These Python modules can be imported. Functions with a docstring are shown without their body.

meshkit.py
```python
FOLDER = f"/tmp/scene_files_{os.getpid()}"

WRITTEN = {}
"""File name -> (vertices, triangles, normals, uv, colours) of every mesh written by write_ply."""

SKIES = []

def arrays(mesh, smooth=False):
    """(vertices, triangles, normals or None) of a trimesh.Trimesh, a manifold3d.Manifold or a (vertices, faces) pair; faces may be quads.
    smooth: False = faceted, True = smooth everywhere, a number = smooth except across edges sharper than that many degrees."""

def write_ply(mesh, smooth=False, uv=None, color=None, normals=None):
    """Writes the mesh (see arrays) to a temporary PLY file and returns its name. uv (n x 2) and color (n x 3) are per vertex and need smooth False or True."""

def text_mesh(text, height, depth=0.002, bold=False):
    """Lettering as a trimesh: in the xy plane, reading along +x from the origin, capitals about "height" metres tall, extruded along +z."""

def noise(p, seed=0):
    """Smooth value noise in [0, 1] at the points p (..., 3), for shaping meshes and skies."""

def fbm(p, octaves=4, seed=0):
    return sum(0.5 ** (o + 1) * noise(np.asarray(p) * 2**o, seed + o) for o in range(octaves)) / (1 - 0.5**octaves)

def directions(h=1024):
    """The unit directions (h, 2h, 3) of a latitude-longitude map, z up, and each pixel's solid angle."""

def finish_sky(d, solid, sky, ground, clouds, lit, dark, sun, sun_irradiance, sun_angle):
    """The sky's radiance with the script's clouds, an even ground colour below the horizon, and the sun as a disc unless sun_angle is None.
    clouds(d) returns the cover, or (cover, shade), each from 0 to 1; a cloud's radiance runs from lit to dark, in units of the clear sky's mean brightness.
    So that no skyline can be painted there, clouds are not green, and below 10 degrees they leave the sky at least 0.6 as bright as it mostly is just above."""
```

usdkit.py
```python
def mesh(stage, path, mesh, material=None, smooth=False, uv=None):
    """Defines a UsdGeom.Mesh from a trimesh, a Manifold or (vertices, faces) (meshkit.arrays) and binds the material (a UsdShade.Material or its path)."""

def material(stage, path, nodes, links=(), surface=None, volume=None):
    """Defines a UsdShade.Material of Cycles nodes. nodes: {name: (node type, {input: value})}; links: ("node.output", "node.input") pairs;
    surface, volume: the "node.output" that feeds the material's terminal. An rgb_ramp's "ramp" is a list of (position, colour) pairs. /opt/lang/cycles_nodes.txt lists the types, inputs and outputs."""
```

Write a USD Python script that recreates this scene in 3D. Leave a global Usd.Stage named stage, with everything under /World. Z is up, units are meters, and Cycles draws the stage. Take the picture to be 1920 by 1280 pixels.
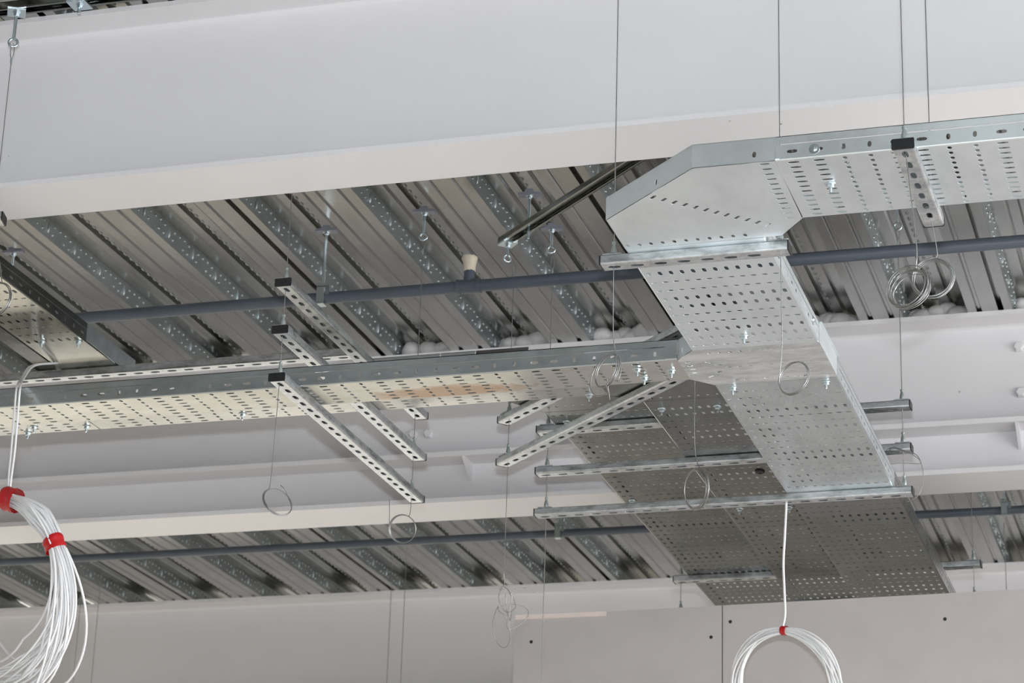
import math, random
import numpy as np, trimesh, usdkit, meshkit
from pxr import Usd, UsdGeom, UsdLux, UsdShade, Gf, Sdf
from shapely.geometry import Polygon
from shapely import affinity

stage = Usd.Stage.CreateInMemory()
UsdGeom.SetStageUpAxis(stage, 'Z')
UsdGeom.SetStageMetersPerUnit(stage, 1.0)
UsdGeom.Xform.Define(stage, '/World')
UsdGeom.Scope.Define(stage, '/World/Looks')

# ------------------------------------------------------------------ camera
E = 1.60                                   # eye height; heights below are given above the eye
CR = (0.9575, 0.2868, 0.0301)
yaw, pitch, roll = -0.30202, 0.35089, 0.032064
fw = np.array([math.sin(yaw) * math.cos(pitch), math.cos(yaw) * math.cos(pitch), math.sin(pitch)])
r0 = np.cross(fw, [0, 0, 1]); r0 /= np.linalg.norm(r0)
u0 = np.cross(r0, fw)
rt = math.cos(roll) * r0 + math.sin(roll) * u0
up = -math.sin(roll) * r0 + math.cos(roll) * u0
EYE = np.array([0, 0, E])


def frame_matrix(x, y, z, o):
    m = Gf.Matrix4d(1.0)
    for i, a in enumerate((x, y, z, o)):
        for j in range(3):
            m[i, j] = float(a[j])
    return m


cam = UsdGeom.Camera.Define(stage, '/World/Camera')
cam.AddTransformOp().Set(frame_matrix(rt, up, -fw, EYE))
cam.CreateHorizontalApertureAttr(22.3)
cam.CreateFocalLengthAttr(4598.4 / 1920 * 22.3)
cam.CreateFStopAttr(7.1)
cam.CreateFocusDistanceAttr(5.3)
cam.CreateExposureAttr(0.0)


# ------------------------------------------------------------------ light
def rect_light(name, o, x, z, w, h, power, col):
    l = UsdLux.RectLight.Define(stage, '/World/' + name)
    x, z = np.array(x, float), np.array(z, float)
    z = z / np.linalg.norm(z); x = x / np.linalg.norm(x); y = np.cross(z, x)
    l.AddTransformOp().Set(frame_matrix(x, y, z, o))           # shines along -z
    l.CreateWidthAttr(w); l.CreateHeightAttr(h)
    l.CreateIntensityAttr(power); l.CreateColorAttr(Gf.Vec3f(*col))
    return l


POWER = {'Flash': 13000, 'Right': 10.5, 'RearFill': 5, 'Far': 28, 'Mid': 33, 'Back': 2.6}
# the camera's flash a hand's breadth above the lens, daylight through the side windows, and unseen fill lights added under the decking
rect_light('FlashLamp', EYE + up * 0.165 - fw * 0.02, rt, -fw, 0.075, 0.045, POWER['Flash'], (0.86, 0.93, 1.0))
WARM = (1.0, 0.965, 0.90)
rect_light('WindowDaylightRight', (7.9, 2.5, 1.75), (0, 1, 0), (1, 0, 0), 15.0, 1.9, POWER['Right'], (0.97, 0.98, 1.0))
rect_light('WindowDaylightBack', (-6.6, 14.9, 1.8), (1, 0, 0), (0, 1, 0), 4.6, 1.7, POWER['Back'], (1.0, 0.97, 0.90))
rect_light('FillLightRear', (-1.0, -3.2, 4.25), (1, 0, 0), (0, 0, 1), 13.0, 0.6, POWER['RearFill'], WARM)  # this row and those below are added fill, no fixtures there
rect_light('FillLightFar1', (-8.7, 8.5, 4.25), (0, 1, 0), (0, 0, 1), 10.0, 0.4, POWER['Far'], (1.0, 0.945, 0.85))
rect_light('FillLightFar2', (-4.8, 13.0, 4.25), (1, 0, 0), (0, 0, 1), 1.5, 0.4, POWER['Far'], (1.0, 0.945, 0.85))
rect_light('FillLightMid1', (1.7, 7.4, 4.25), (0, 1, 0), (0, 0, 1), 4.5, 0.3, POWER['Mid'], WARM)
rect_light('FillLightMid2', (4.4, 5.5, 4.25), (0, 1, 0), (0, 0, 1), 8.0, 0.25, POWER['Mid'], WARM)

# ------------------------------------------------------------------ materials
L = '/World/Looks/'


def diffuse(name, col, rough=0.6, var=0.04, scale=3.0, spec=0.4, bump=0.0, bscale=60.0, specks=None):
    lo = [c * (1 - var) for c in col]; hi = [min(1, c * (1 + var)) for c in col]
    nodes = {'g': ('geometry', {}), 'n': ('noise_texture', {'scale': scale, 'detail': 5.0}),
             'r': ('rgb_ramp', {'ramp': [(0.3, lo), (0.7, hi)]}),
             'p': ('principled_bsdf', {'roughness': rough, 'specular_ior_level': spec})}
    links = [('g.position', 'n.vector'), ('n.fac', 'r.fac')]
    src = 'r.color'
    if specks:
        nodes.update({'v': ('voronoi_texture', {'scale': 9.0, 'randomness': 1.0}),
                      'vr': ('rgb_ramp', {'ramp': [(0.0, (1, 1, 1)), (0.022, (1, 1, 1)), (0.036, (0, 0, 0)), (1, (0, 0, 0))]}),
                      'n2': ('noise_texture', {'scale': 1.3, 'detail': 1.0}),
                      'r2': ('rgb_ramp', {'ramp': [(0.49, (0, 0, 0)), (0.58, (1, 1, 1))]}),
                      'mu': ('math', {'math_type': 'multiply'}),
                      'm': ('mix', {'color2': specks})})
        links += [('g.position', 'v.vector'), ('v.distance', 'vr.fac'), ('g.position', 'n2.vector'), ('n2.fac', 'r2.fac'),
                  ('vr.color', 'mu.value1'), ('r2.color', 'mu.value2'), ('mu.value', 'm.fac'), ('r.color', 'm.color1')]
        src = 'm.color'
    links.append((src, 'p.base_color'))
    if bump:
        nodes.update({'bn': ('noise_texture', {'scale': bscale, 'detail': 4.0}), 'b': ('bump', {'strength': bump, 'distance': 0.003})})
        links += [('g.position', 'bn.vector'), ('bn.fac', 'b.height'), ('b.normal', 'p.normal')]
    return usdkit.material(stage, L + name, nodes, links, surface='p.BSDF')


def metal(name, lo, hi, r_lo, r_hi, scale=14.0, stretch=(1, 1, 1), metallic=1.0, bump=0.0, reflection_patch=None):
    nodes = {'g': ('geometry', {}), 'mp': ('mapping', {'scale': stretch}),
             'n': ('noise_texture', {'scale': scale, 'detail': 5.0, 'roughness': 0.6}),
             'v': ('voronoi_texture', {'scale': scale * 6}),
             'sep': ('separate_color', {}),
             'mx': ('math', {'math_type': 'multiply_add', 'value2': 0.16}),
             'r': ('rgb_ramp', {'ramp': [(0.38, lo), (0.72, hi)]}),
             'rr': ('rgb_ramp', {'ramp': [(0.3, (r_lo,) * 3), (0.7, (r_hi,) * 3)]}),
             'p': ('principled_bsdf', {'metallic': metallic})}
    links = [('g.position', 'mp.vector'), ('mp.vector', 'n.vector'), ('mp.vector', 'v.vector'), ('v.color', 'sep.color'), ('sep.r', 'mx.value1'), ('n.fac', 'mx.value3'),
             ('mx.value', 'r.fac'), ('n.fac', 'rr.fac'), ('rr.color', 'p.roughness')]
    src = 'r.color'
    if reflection_patch:
        c, rad, scol = reflection_patch
        nodes.update({'sm': ('mapping', {'location': tuple(-a / b for a, b in zip(c, rad)), 'scale': tuple(1 / b for b in rad)}),
                      'sl': ('vector_math', {'math_type': 'length'}),
                      'sn': ('noise_texture', {'scale': 26.0, 'detail': 4.0}),
                      'sa': ('math', {'math_type': 'multiply_add', 'value2': 1.1}),
                      'sr': ('rgb_ramp', {'ramp': [(0.75, (0.75,) * 3), (1.0, (0.25,) * 3), (1.0, (0, 0, 0))]}),
                      'sx': ('math', {'math_type': 'multiply', 'value2': 0.62}),
                      'sk': ('mix', {'color2': scol})})
        links += [('g.position', 'sm.vector'), ('sm.vector', 'sl.vector1'), ('g.position', 'sn.vector'), ('sn.fac', 'sa.value1'), ('sl.value', 'sa.value3'),
                  ('sa.value', 'sx.value1'), ('sx.value', 'sr.fac'), ('sr.color', 'sk.fac'), ('r.color', 'sk.color1')]
        src = 'sk.color'
    links.append((src, 'p.base_color'))
    if bump:
        nodes['b'] = ('bump', {'strength': bump, 'distance': 0.002})
        links += [('n.fac', 'b.height'), ('b.normal', 'p.normal')]
    return usdkit.material(stage, L + name, nodes, links, surface='p.BSDF')


def plain(name, col, rough=0.5, metallic=0.0, spec=0.5):
    return usdkit.material(stage, L + name, {'p': ('principled_bsdf', {'base_color': col, 'roughness': rough, 'metallic': metallic, 'specular_ior_level': spec})}, surface='p.BSDF')


M = {
    'beam': diffuse('painted_steel', (0.735, 0.722, 0.735), 0.45, 0.025, 2.0, 0.35, 0.12, 45.0, specks=(0.16, 0.15, 0.14)),
    'board': diffuse('plasterboard_paper', (0.445, 0.415, 0.408), 0.85, 0.03, 8.0, 0.15),
    'bead': diffuse('board_edge_paper', (0.70, 0.60, 0.56), 0.8, 0.03, 20.0, 0.15),
    'floor': diffuse('concrete_floor', (0.745, 0.72, 0.68), 0.75, 0.15, 0.8, 0.2),
    'wall': diffuse('plaster_wall', (0.40, 0.39, 0.37), 0.8, 0.03, 1.0, 0.2),
    'slab': diffuse('concrete_slab', (0.16, 0.155, 0.15), 0.9, 0.1, 2.0, 0.1),
    'deck': metal('galvanised_deck', (0.40, 0.40, 0.385), (0.46, 0.46, 0.445), 0.18, 0.27, 4.0, (1, 0.35, 1)),
    'web': metal('deck_web_window_tint', (0.40, 0.435, 0.44), (0.47, 0.505, 0.51), 0.38, 0.46, 6.0, (1, 0.4, 1)),  # bluish window reflection put into the colour of the rib sides
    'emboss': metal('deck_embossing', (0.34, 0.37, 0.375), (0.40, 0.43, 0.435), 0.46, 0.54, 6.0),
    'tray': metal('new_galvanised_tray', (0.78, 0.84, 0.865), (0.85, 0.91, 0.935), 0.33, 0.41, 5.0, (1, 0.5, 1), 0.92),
    'side': metal('flange_cool_reflection', (0.54, 0.59, 0.61), (0.66, 0.71, 0.73), 0.22, 0.32, 4.0, (0.5, 1, 1), 0.95),  # cooler, darker copy for upright flanges, their reflections put into the colour
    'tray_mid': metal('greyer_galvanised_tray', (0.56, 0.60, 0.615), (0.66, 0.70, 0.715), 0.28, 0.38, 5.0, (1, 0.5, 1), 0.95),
    'tray_tee': metal('streaky_galvanised_tee', (0.64, 0.68, 0.70), (0.88, 0.90, 0.90), 0.20, 0.46, 9.0, (0.5, 1.6, 1), 0.95),
    'tray_rear': metal('rear_tray_galvanised', (0.54, 0.535, 0.50), (0.64, 0.635, 0.60), 0.16, 0.24, 4.0, (0.5, 1, 1), 1.0),
    'tray_dark': metal('galvanised_tray_dark_reflection', (0.18, 0.188, 0.178), (0.235, 0.243, 0.232), 0.15, 0.27, 6.0, (1, 0.5, 1)),  # dark reflection of unlit surroundings put into the base colour
    'tray_warm': metal('galvanised_tray_warm_reflection', (0.64, 0.635, 0.58), (0.75, 0.745, 0.69), 0.15, 0.23, 4.0, (0.5, 1, 1), 1.0,  # warm reflection of the far floor put into the base colour
                       reflection_patch=((-1.84, 5.41, E + 1.955), (0.19, 0.045, 0.02), (0.40, 0.21, 0.09))),  # brown reflection painted on as a noisy ellipse
    'strut': metal('strut_galvanised', (0.52, 0.55, 0.57), (0.74, 0.77, 0.79), 0.28, 0.44, 18.0, (1, 1, 3)),
    'zinc': plain('bright_zinc', (0.62, 0.70, 0.74), 0.30, 1.0),
    'grip': plain('cast_grip', (0.46, 0.52, 0.52), 0.42, 0.85),
    'cap': plain('black_plastic', (0.012, 0.012, 0.013), 0.4),
    'grip_base': plain('dark_blue_plastic', (0.03, 0.03, 0.055), 0.4),
    'wing': plain('dark_wedge_steel', (0.26, 0.265, 0.31), 0.42, 0.4),
    'wire': plain('steel_wire', (0.34, 0.34, 0.34), 0.34, 0.9),
    'pipe': diffuse('blue_grey_pvc', (0.085, 0.100, 0.125), 0.42, 0.08, 6.0, 0.45),
    'plug': diffuse('cream_foam', (0.66, 0.58, 0.47), 0.9, 0.12, 40.0, 0.1),
    'foam': diffuse('white_foam', (0.70, 0.67, 0.66), 0.9, 0.08, 30.0, 0.1, 0.5, 60),
    'cable': plain('white_pvc_sheath', (0.80, 0.80, 0.81), 0.35),
    'tape': diffuse('red_tape', (0.50, 0.012, 0.016), 0.35, 0.1, 60.0, 0.5),
    'hole': plain('dark_hole', (0.02, 0.025, 0.025), 0.7),
    'frame': plain('white_window_frame', (0.75, 0.75, 0.74), 0.5),
}


# ------------------------------------------------------------------ mesh helpers
class MB:
    def __init__(s): s.v, s.f, s.n = [], [], 0

    def add(s, v, f):
        v = np.asarray(v, float); f = np.asarray(f, int)
        if f.shape[1] == 4: f = np.vstack([f[:, [0, 1, 2]], f[:, [0, 2, 3]]])
        s.v.append(v); s.f.append(f + s.n); s.n += len(v)
        return s

    def box(s, lo, hi):
        (x0, y0, z0), (x1, y1, z1) = lo, hi
        v = [(x0, y0, z0), (x1, y0, z0), (x1, y1, z0), (x0, y1, z0), (x0, y0, z1), (x1, y0, z1), (x1, y1, z1), (x0, y1, z1)]
        return s.add(v, [(0, 3, 2, 1), (4, 5, 6, 7), (0, 1, 5, 4), (1, 2, 6, 5), (2, 3, 7, 6), (3, 0, 4, 7)])

    def tri(s, m):
        return s.add(m.vertices, m.faces)

    def mapped(s, fn):
        o = MB(); v, f = s.get(); return o.add(fn(v), f)

    def get(s): return np.vstack(s.v), np.vstack(s.f)


def tube(pts, r, sides=6, closed=False):
    p = np.asarray(pts, float); n = len(p)
    t = (np.roll(p, -1, 0) - np.roll(p, 1, 0)) if closed else np.gradient(p, axis=0)
    t /= np.linalg.norm(t, axis=1, keepdims=True) + 1e-12
    a = np.zeros_like(p)
    ref = np.array([0.31, 0.22, 0.92]) if abs(t[0] @ np.array([0.31, 0.22, 0.92])) < 0.9 else np.array([1.0, 0, 0])
    for i in range(n):
        w = ref - (ref @ t[i]) * t[i]; w /= np.linalg.norm(w); a[i] = w; ref = w
    b = np.cross(t, a)
    ang = np.arange(sides) * 2 * np.pi / sides
    rr = np.broadcast_to(r, (n,))
    v = (p[:, None] + rr[:, None, None] * (np.cos(ang)[None, :, None] * a[:, None] + np.sin(ang)[None, :, None] * b[:, None])).reshape(-1, 3)
    f = []
    for i in range(n if closed else n - 1):
        k = (i + 1) % n
        for j in range(sides):
            l = (j + 1) % sides
            f.append((i * sides + j, i * sides + l, k * sides + l, k * sides + j))
    f = np.array(f); f = np.vstack([f[:, [0, 1, 2]], f[:, [0, 2, 3]]])
    if not closed:
        caps = [(0, l + 1, l) for l in range(1, sides - 1)]
        o = (n - 1) * sides
        caps += [(o, o + l, o + l + 1) for l in range(1, sides - 1)]
        f = np.vstack([f, caps])
    return v, f


def lathe(prof, seg=12, c=(0, 0, 0)):
    p = np.array(prof, float); a = np.arange(seg) * 2 * np.pi / seg
    v = np.array([[r * math.cos(t), r * math.sin(t), z] for r, z in p for t in a]) + np.array(c)
    f = [(i * seg + j, i * seg + (j + 1) % seg, (i + 1) * seg + (j + 1) % seg, (i + 1) * seg + j) for i in range(len(p) - 1) for j in range(seg)]
    return v, f


def prism(poly, z0, z1):
    m = trimesh.creation.extrude_polygon(poly, z1 - z0); m.apply_translation([0, 0, z0]); return m


def catmull(pts, n=8):
    p = np.asarray(pts, float); p = np.vstack([2 * p[0] - p[1], p, 2 * p[-1] - p[-2]]); out = []
    for i in range(1, len(p) - 2):
        for t in np.arange(n) / n:
            a, b, c, d = p[i - 1:i + 3]
            out.append(0.5 * (2 * b + (c - a) * t + (2 * a - 5 * b + 4 * c - d) * t * t + (3 * b - a - 3 * c + d) * t ** 3))
    return np.array(out + [p[-2]])


# ------------------------------------------------------------------ scene helpers
USED = {}


def numbered(path):
    n = USED.get(path, -1) + 1; USED[path] = n
    return path if n == 0 else f'{path}_{n:03d}'


def tag(prim, label=None, cat=None, group=None, kind=None):
    for k, v in (('label', label), ('category', cat), ('group', group), ('kind', kind)):
        if v: prim.SetCustomDataByKey(k, v)
    return prim


class Thing:
    def __init__(s, name, label, cat, loc, group=None, kind=None):
        s.loc = np.array(loc, float)
        x = UsdGeom.Xform.Define(stage, numbered('/World/' + name)); x.AddTranslateOp().Set(Gf.Vec3d(*map(float, loc)))
        s.prim = tag(x.GetPrim(), label, cat, group, kind)

    def part(s, name, mesh, mat, parent=None, smooth=35, label=None, kind=None):
        """mesh in world coordinates -> a mesh under the thing (or under one of its parts)"""
        if isinstance(mesh, MB): mesh = mesh.get()
        v, f = (mesh.vertices, mesh.faces) if hasattr(mesh, 'vertices') else (np.asarray(mesh[0], float), np.asarray(mesh[1]))
        base = str((parent or s.prim).GetPath())
        m = usdkit.mesh(stage, numbered(base + '/' + name), (np.asarray(v) - s.loc, f), M[mat], smooth=smooth)
        return tag(m.GetPrim(), label, kind=kind)


def single(name, mesh, mat, label=None, cat=None, group=None, kind=None, smooth=35):
    if isinstance(mesh, MB): mesh = mesh.get()
    m = usdkit.mesh(stage, numbered('/World/' + name), mesh, M[mat], smooth=smooth)
    return tag(m.GetPrim(), label, cat, group, kind)


def copy_of(t, loc, label, group=None):
    was = t.prim.GetCustomData()
    path = str(t.prim.GetPath()); stem = path[:-4] if path[-4] == '_' and path[-3:].isdigit() else path
    x = UsdGeom.Xform.Define(stage, numbered(stem)); x.GetPrim().GetReferences().AddInternalReference(t.prim.GetPath())
    x.ClearXformOpOrder(); x.AddTranslateOp().Set(Gf.Vec3d(*map(float, loc))); x.GetPrim().SetInstanceable(True)
    return tag(x.GetPrim(), label, was['category'], group or was.get('group'))


# ------------------------------------------------------------------ perforated sheet
def stadium(kind, a, w):
    """12 points round a slot of length a (along u) and width w; matched to the 12 points round a cell"""
    if a >= w:
        c, r = (a - w) / 2, w / 2; k = r * 0.7071
        q = [(c + k, -k), (c + r * 0.95, -r * 0.31), (c + r * 0.95, r * 0.31), (c + k, k), (c * 0.7 if c > r * 0.5 else r * 0.33, r), (-c * 0.7 if c > r * 0.5 else -r * 0.33, r)]
        return np.array(q + [(-x, -y) for x, y in q])
    s = stadium(kind, w, a)                       # turned a quarter
    t = np.stack([-s[:, 1], s[:, 0]], 1)
    return np.roll(t, 3, 0)


def cell(du, dv, hole_u, hole_v, t):
    h = stadium('', hole_u, hole_v)
    U, V = du / 2, dv / 2
    o = [(U, -V), (U, -V / 3), (U, V / 3), (U, V), (U / 3, V), (-U / 3, V)]
    o = np.array(o + [(-x, -y) for x, y in o])
    v = np.vstack([np.c_[o, np.zeros(12)], np.c_[h, np.zeros(12)], np.c_[o, np.full(12, t)], np.c_[h, np.full(12, t)]])
    f = []
    for i in range(12):
        j = (i + 1) % 12
        f += [(i, 12 + i, 12 + j, j), (24 + i, 24 + j, 36 + j, 36 + i), (12 + i, 36 + i, 36 + j, 12 + j)]
    f = np.array(f); f = np.vstack([f[:, [0, 1, 2]], f[:, [0, 2, 3]]])
    return v, f


def place(cells, centres):
    v, f = cells; c = np.asarray(centres, float)
    if not len(c): return None
    V = (v[None] + np.c_[c, np.zeros(len(c))][:, None]).reshape(-1, 3)
    F = (f[None] + (np.arange(len(c)) * len(v))[:, None, None]).reshape(-1, 3)
    return V, F


T = 0.0012


def perforated(length, rows, dv, phase, pitch, gap0=0.0, gap1=0.0, t=T):
    """local mesh: u along the tray, v across from 0. phase: u of the first slot pair's first slot"""
    mb = MB(); slots, rounds = [], []
    k0 = math.floor((gap0 - phase) / pitch) + 1
    us = []
    k = k0
    while phase + (k - 0.5) * pitch < gap0 - 1e-9: k += 1
    first = phase + (k - 0.5) * pitch
    while phase + (k + 0.5) * pitch <= length - gap1 + 1e-9:
        us.append((phase + k * pitch, k % 4 < 2)); k += 1
    last = phase + (k - 0.5) * pitch
    for u, s in us:
        for i in range(rows):
            (slots if s else rounds).append((u, (i + 0.5) * dv))
    for cs, hu, hv in ((slots, 0.0225, 0.0088), (rounds, 0.0088, 0.0135)):
        got = place(cell(pitch, dv, hu, hv, t), cs)
        if got: mb.add(*got)
    W = rows * dv
    if first > 1e-6: mb.box((0, 0, 0), (first, W, t))
    if last < length - 1e-6: mb.box((last, 0, 0), (length, W, t))
    return mb, us


def flange_local(length, us, pitch, h=0.05, t=T, zc=0.017, dv=0.034):
    """an upright side, local u along, z up, thickness in v from 0 to t"""
    mb = MB(); a, b = [], []
    for u, s in us: (a if s else b).append((u, zc))
    fl = MB()
    for cs, hu, hv in ((a, 0.020, 0.0075), (b, 0.0078, 0.0125)):
        got = place(cell(pitch, dv, hu, hv, t), cs)
        if got: fl.add(*got)
    if us:
        v, f = fl.get()
        mb.add(np.c_[v[:, 0], t - v[:, 2], v[:, 1]], f)
        u0, u1 = us[0][0] - pitch / 2, us[-1][0] + pitch / 2
        if u0 > 1e-6: mb.box((0, 0, 0), (u0, t, dv))
        if u1 < length - 1e-6: mb.box((u1, 0, 0), (length, t, dv))
        mb.box((0, 0, dv), (length, t, h))
    else:
        mb.box((0, 0, 0), (length, t, h))
    return mb


def fixing_bolt(p, down=1):
    """a roofing bolt seen from below: washer, nut, thread end"""
    x, y, z = p; mb = MB()
    mb.add(*lathe([(0, 0), (0.011, 0), (0.0115, -0.0008), (0.0105, -0.0022), (0.0, -0.0022)][::-1], 14, (x, y, z)))
    mb.add(*lathe([(0, -0.0022), (0.0072, -0.0022), (0.0075, -0.0032), (0.0075, -0.0072), (0.0062, -0.0085), (0, -0.0085)][::-1], 6, (x, y, z)))
    mb.add(*lathe([(0, -0.008), (0.0031, -0.008), (0.0031, -0.0165), (0.0024, -0.0178), (0, -0.0178)][::-1], 8, (x, y, z)))
    return mb


class Tray:
    def __init__(s, label, mat, z, start, end, side0, side1, rows, phase, pitch=0.05, axis='Y', bolts=(), side_mat=None, flanges=(1, 1), gaps=(0.0, 0.0), group='perforated cable trays', name='cable_tray', fl_holes=True):
        """axis Y: u runs +Y, side0 is the right edge's X and side1 the left edge's; axis X: u runs +X, side0 the front Y"""
        length, W = end - start, abs(side1 - side0)
        if axis == 'Y':
            fn = lambda v: np.stack([side0 - v[:, 1], start + v[:, 0], E + z + v[:, 2]], 1)
            loc = ((side0 + side1) / 2, start, E + z)
        else:
            fn = lambda v: np.stack([start + v[:, 0], side0 + v[:, 1], E + z + v[:, 2]], 1)
            loc = (start, (side0 + side1) / 2, E + z)
        t = s.thing = Thing(name, label, 'cable tray', loc, group)
        rb = 0.004
        base, us = perforated(length, rows, (W - 2 * rb) / rows, phase - start, pitch, *gaps)
        t.part('tray_base', base.mapped(lambda v: fn(v + [0, rb, 0])), mat, smooth=False)
        hs = us if fl_holes else []
        for k, on in enumerate(flanges):
            if not on: continue
            q = MB().add(*flange_local(length, hs, pitch, h=0.05 - rb, zc=0.013, dv=0.030).get())
            v, f = q.get(); v = v + [0, 0, rb]
            q = MB().add(v, f).box((0, 0, 0.0488), (length, 0.007, 0.05))
            an = np.linspace(0, math.pi / 2, 5)
            av = np.array([(u, rb - rb * math.cos(a), rb - rb * math.sin(a)) for u in (0, length) for a in an])
            q.add(av, [(i, i + 1, i + 6, i + 5) for i in range(4)])
            v, f = q.get()
            if k: v = v * [1, -1, 1] + [0, W, 0]; f = f[:, ::-1]
            t.part('side_flange', (fn(v), f), side_mat or mat, smooth=40)
        for b in bolts:
            t.part('fixing_bolt', fixing_bolt((b[0], b[1], E + z)), 'zinc')


# ------------------------------------------------------------------ room shell
ZD = 2.81                                   # deck soffit above the eye
single('floor', MB().box((-12, -8, -0.1), (8, 15, 0)), 'floor', kind='structure', smooth=False)
single('wall_left', MB().box((-12.2, -8, 0), (-12, 15, E + 3.2)), 'wall', kind='structure', smooth=False)


def windowed_wall(name, lo, hi, axis, at, sill, head, a0, a1):
    mb = MB()

    def b(p0, p1, z0, z1):
        if axis == 'x': mb.box((p0, at[0], z0), (p1, at[1], z1))
        else: mb.box((at[0], p0, z0), (at[1], p1, z1))
    b(lo, hi, 0, sill); b(lo, hi, head, E + 3.2); b(lo, a0, sill, head); b(a1, hi, sill, head)
    single(name, mb, 'wall', kind='structure', smooth=False)
    fr = MB(); n = 6
    for i in range(n + 1):
        p = a0 + (a1 - a0) * i / n
        if axis == 'x': fr.box((p - 0.04, at[0] + 0.04, sill), (p + 0.04, at[0] + 0.08, head))
        else: fr.box((at[0] + 0.04, p - 0.04, sill), (at[0] + 0.08, p + 0.04, head))
    return fr


fr = windowed_wall('wall_rear', -12.2, 8.2, 'x', (-8.2, -8.0), 0.8, 2.7, -6.5, 7.5)
single('window_1', fr, 'frame', kind='structure', smooth=False)
fr = windowed_wall('wall_right', -8, 15, 'y', (8.0, 8.2), 0.8, 2.7, -5.0, 10.0)
single('window_2', fr, 'frame', kind='structure', smooth=False)

fr = windowed_wall('wall_back', -12.2, 8.2, 'x', (15.0, 15.2), 0.9, 2.7, -9.0, -4.2)
single('window_3', fr, 'frame', kind='structure', smooth=False)

# ceiling: a concrete slab on profiled steel decking, ribs running away from the camera
PITCH = 0.3455; X0 = -1.129; CD = 0.058


def deck_profile(wide_lap):
    """one pitch from the lower flange's left edge: (x, z)"""
    p = []
    for k, gx in enumerate((0.037, 0.1045)):
        w, d = (0.0085, 0.0065) if not (wide_lap and k == 1) else (0.009, 0.024)
        p += [(gx - w, 0), (gx - w * 0.45, d), (gx + w * 0.45, d), (gx + w, 0)]
    c0, c1 = 0.151, PITCH - 0.011
    cc = (c0 + c1) / 2
    return [(0, 0)] + p + [(0.140, 0), (c0, CD), (c0 + 0.038, CD), (c0 + 0.045, CD + 0.006), (c0 + 0.052, CD), (cc - 0.013, CD), (cc - 0.009, CD + 0.016), (cc + 0.004, CD + 0.016), (cc + 0.009, CD),
                            (c1 - 0.052, CD), (c1 - 0.045, CD + 0.006), (c1 - 0.038, CD), (c1, CD)]


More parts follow.
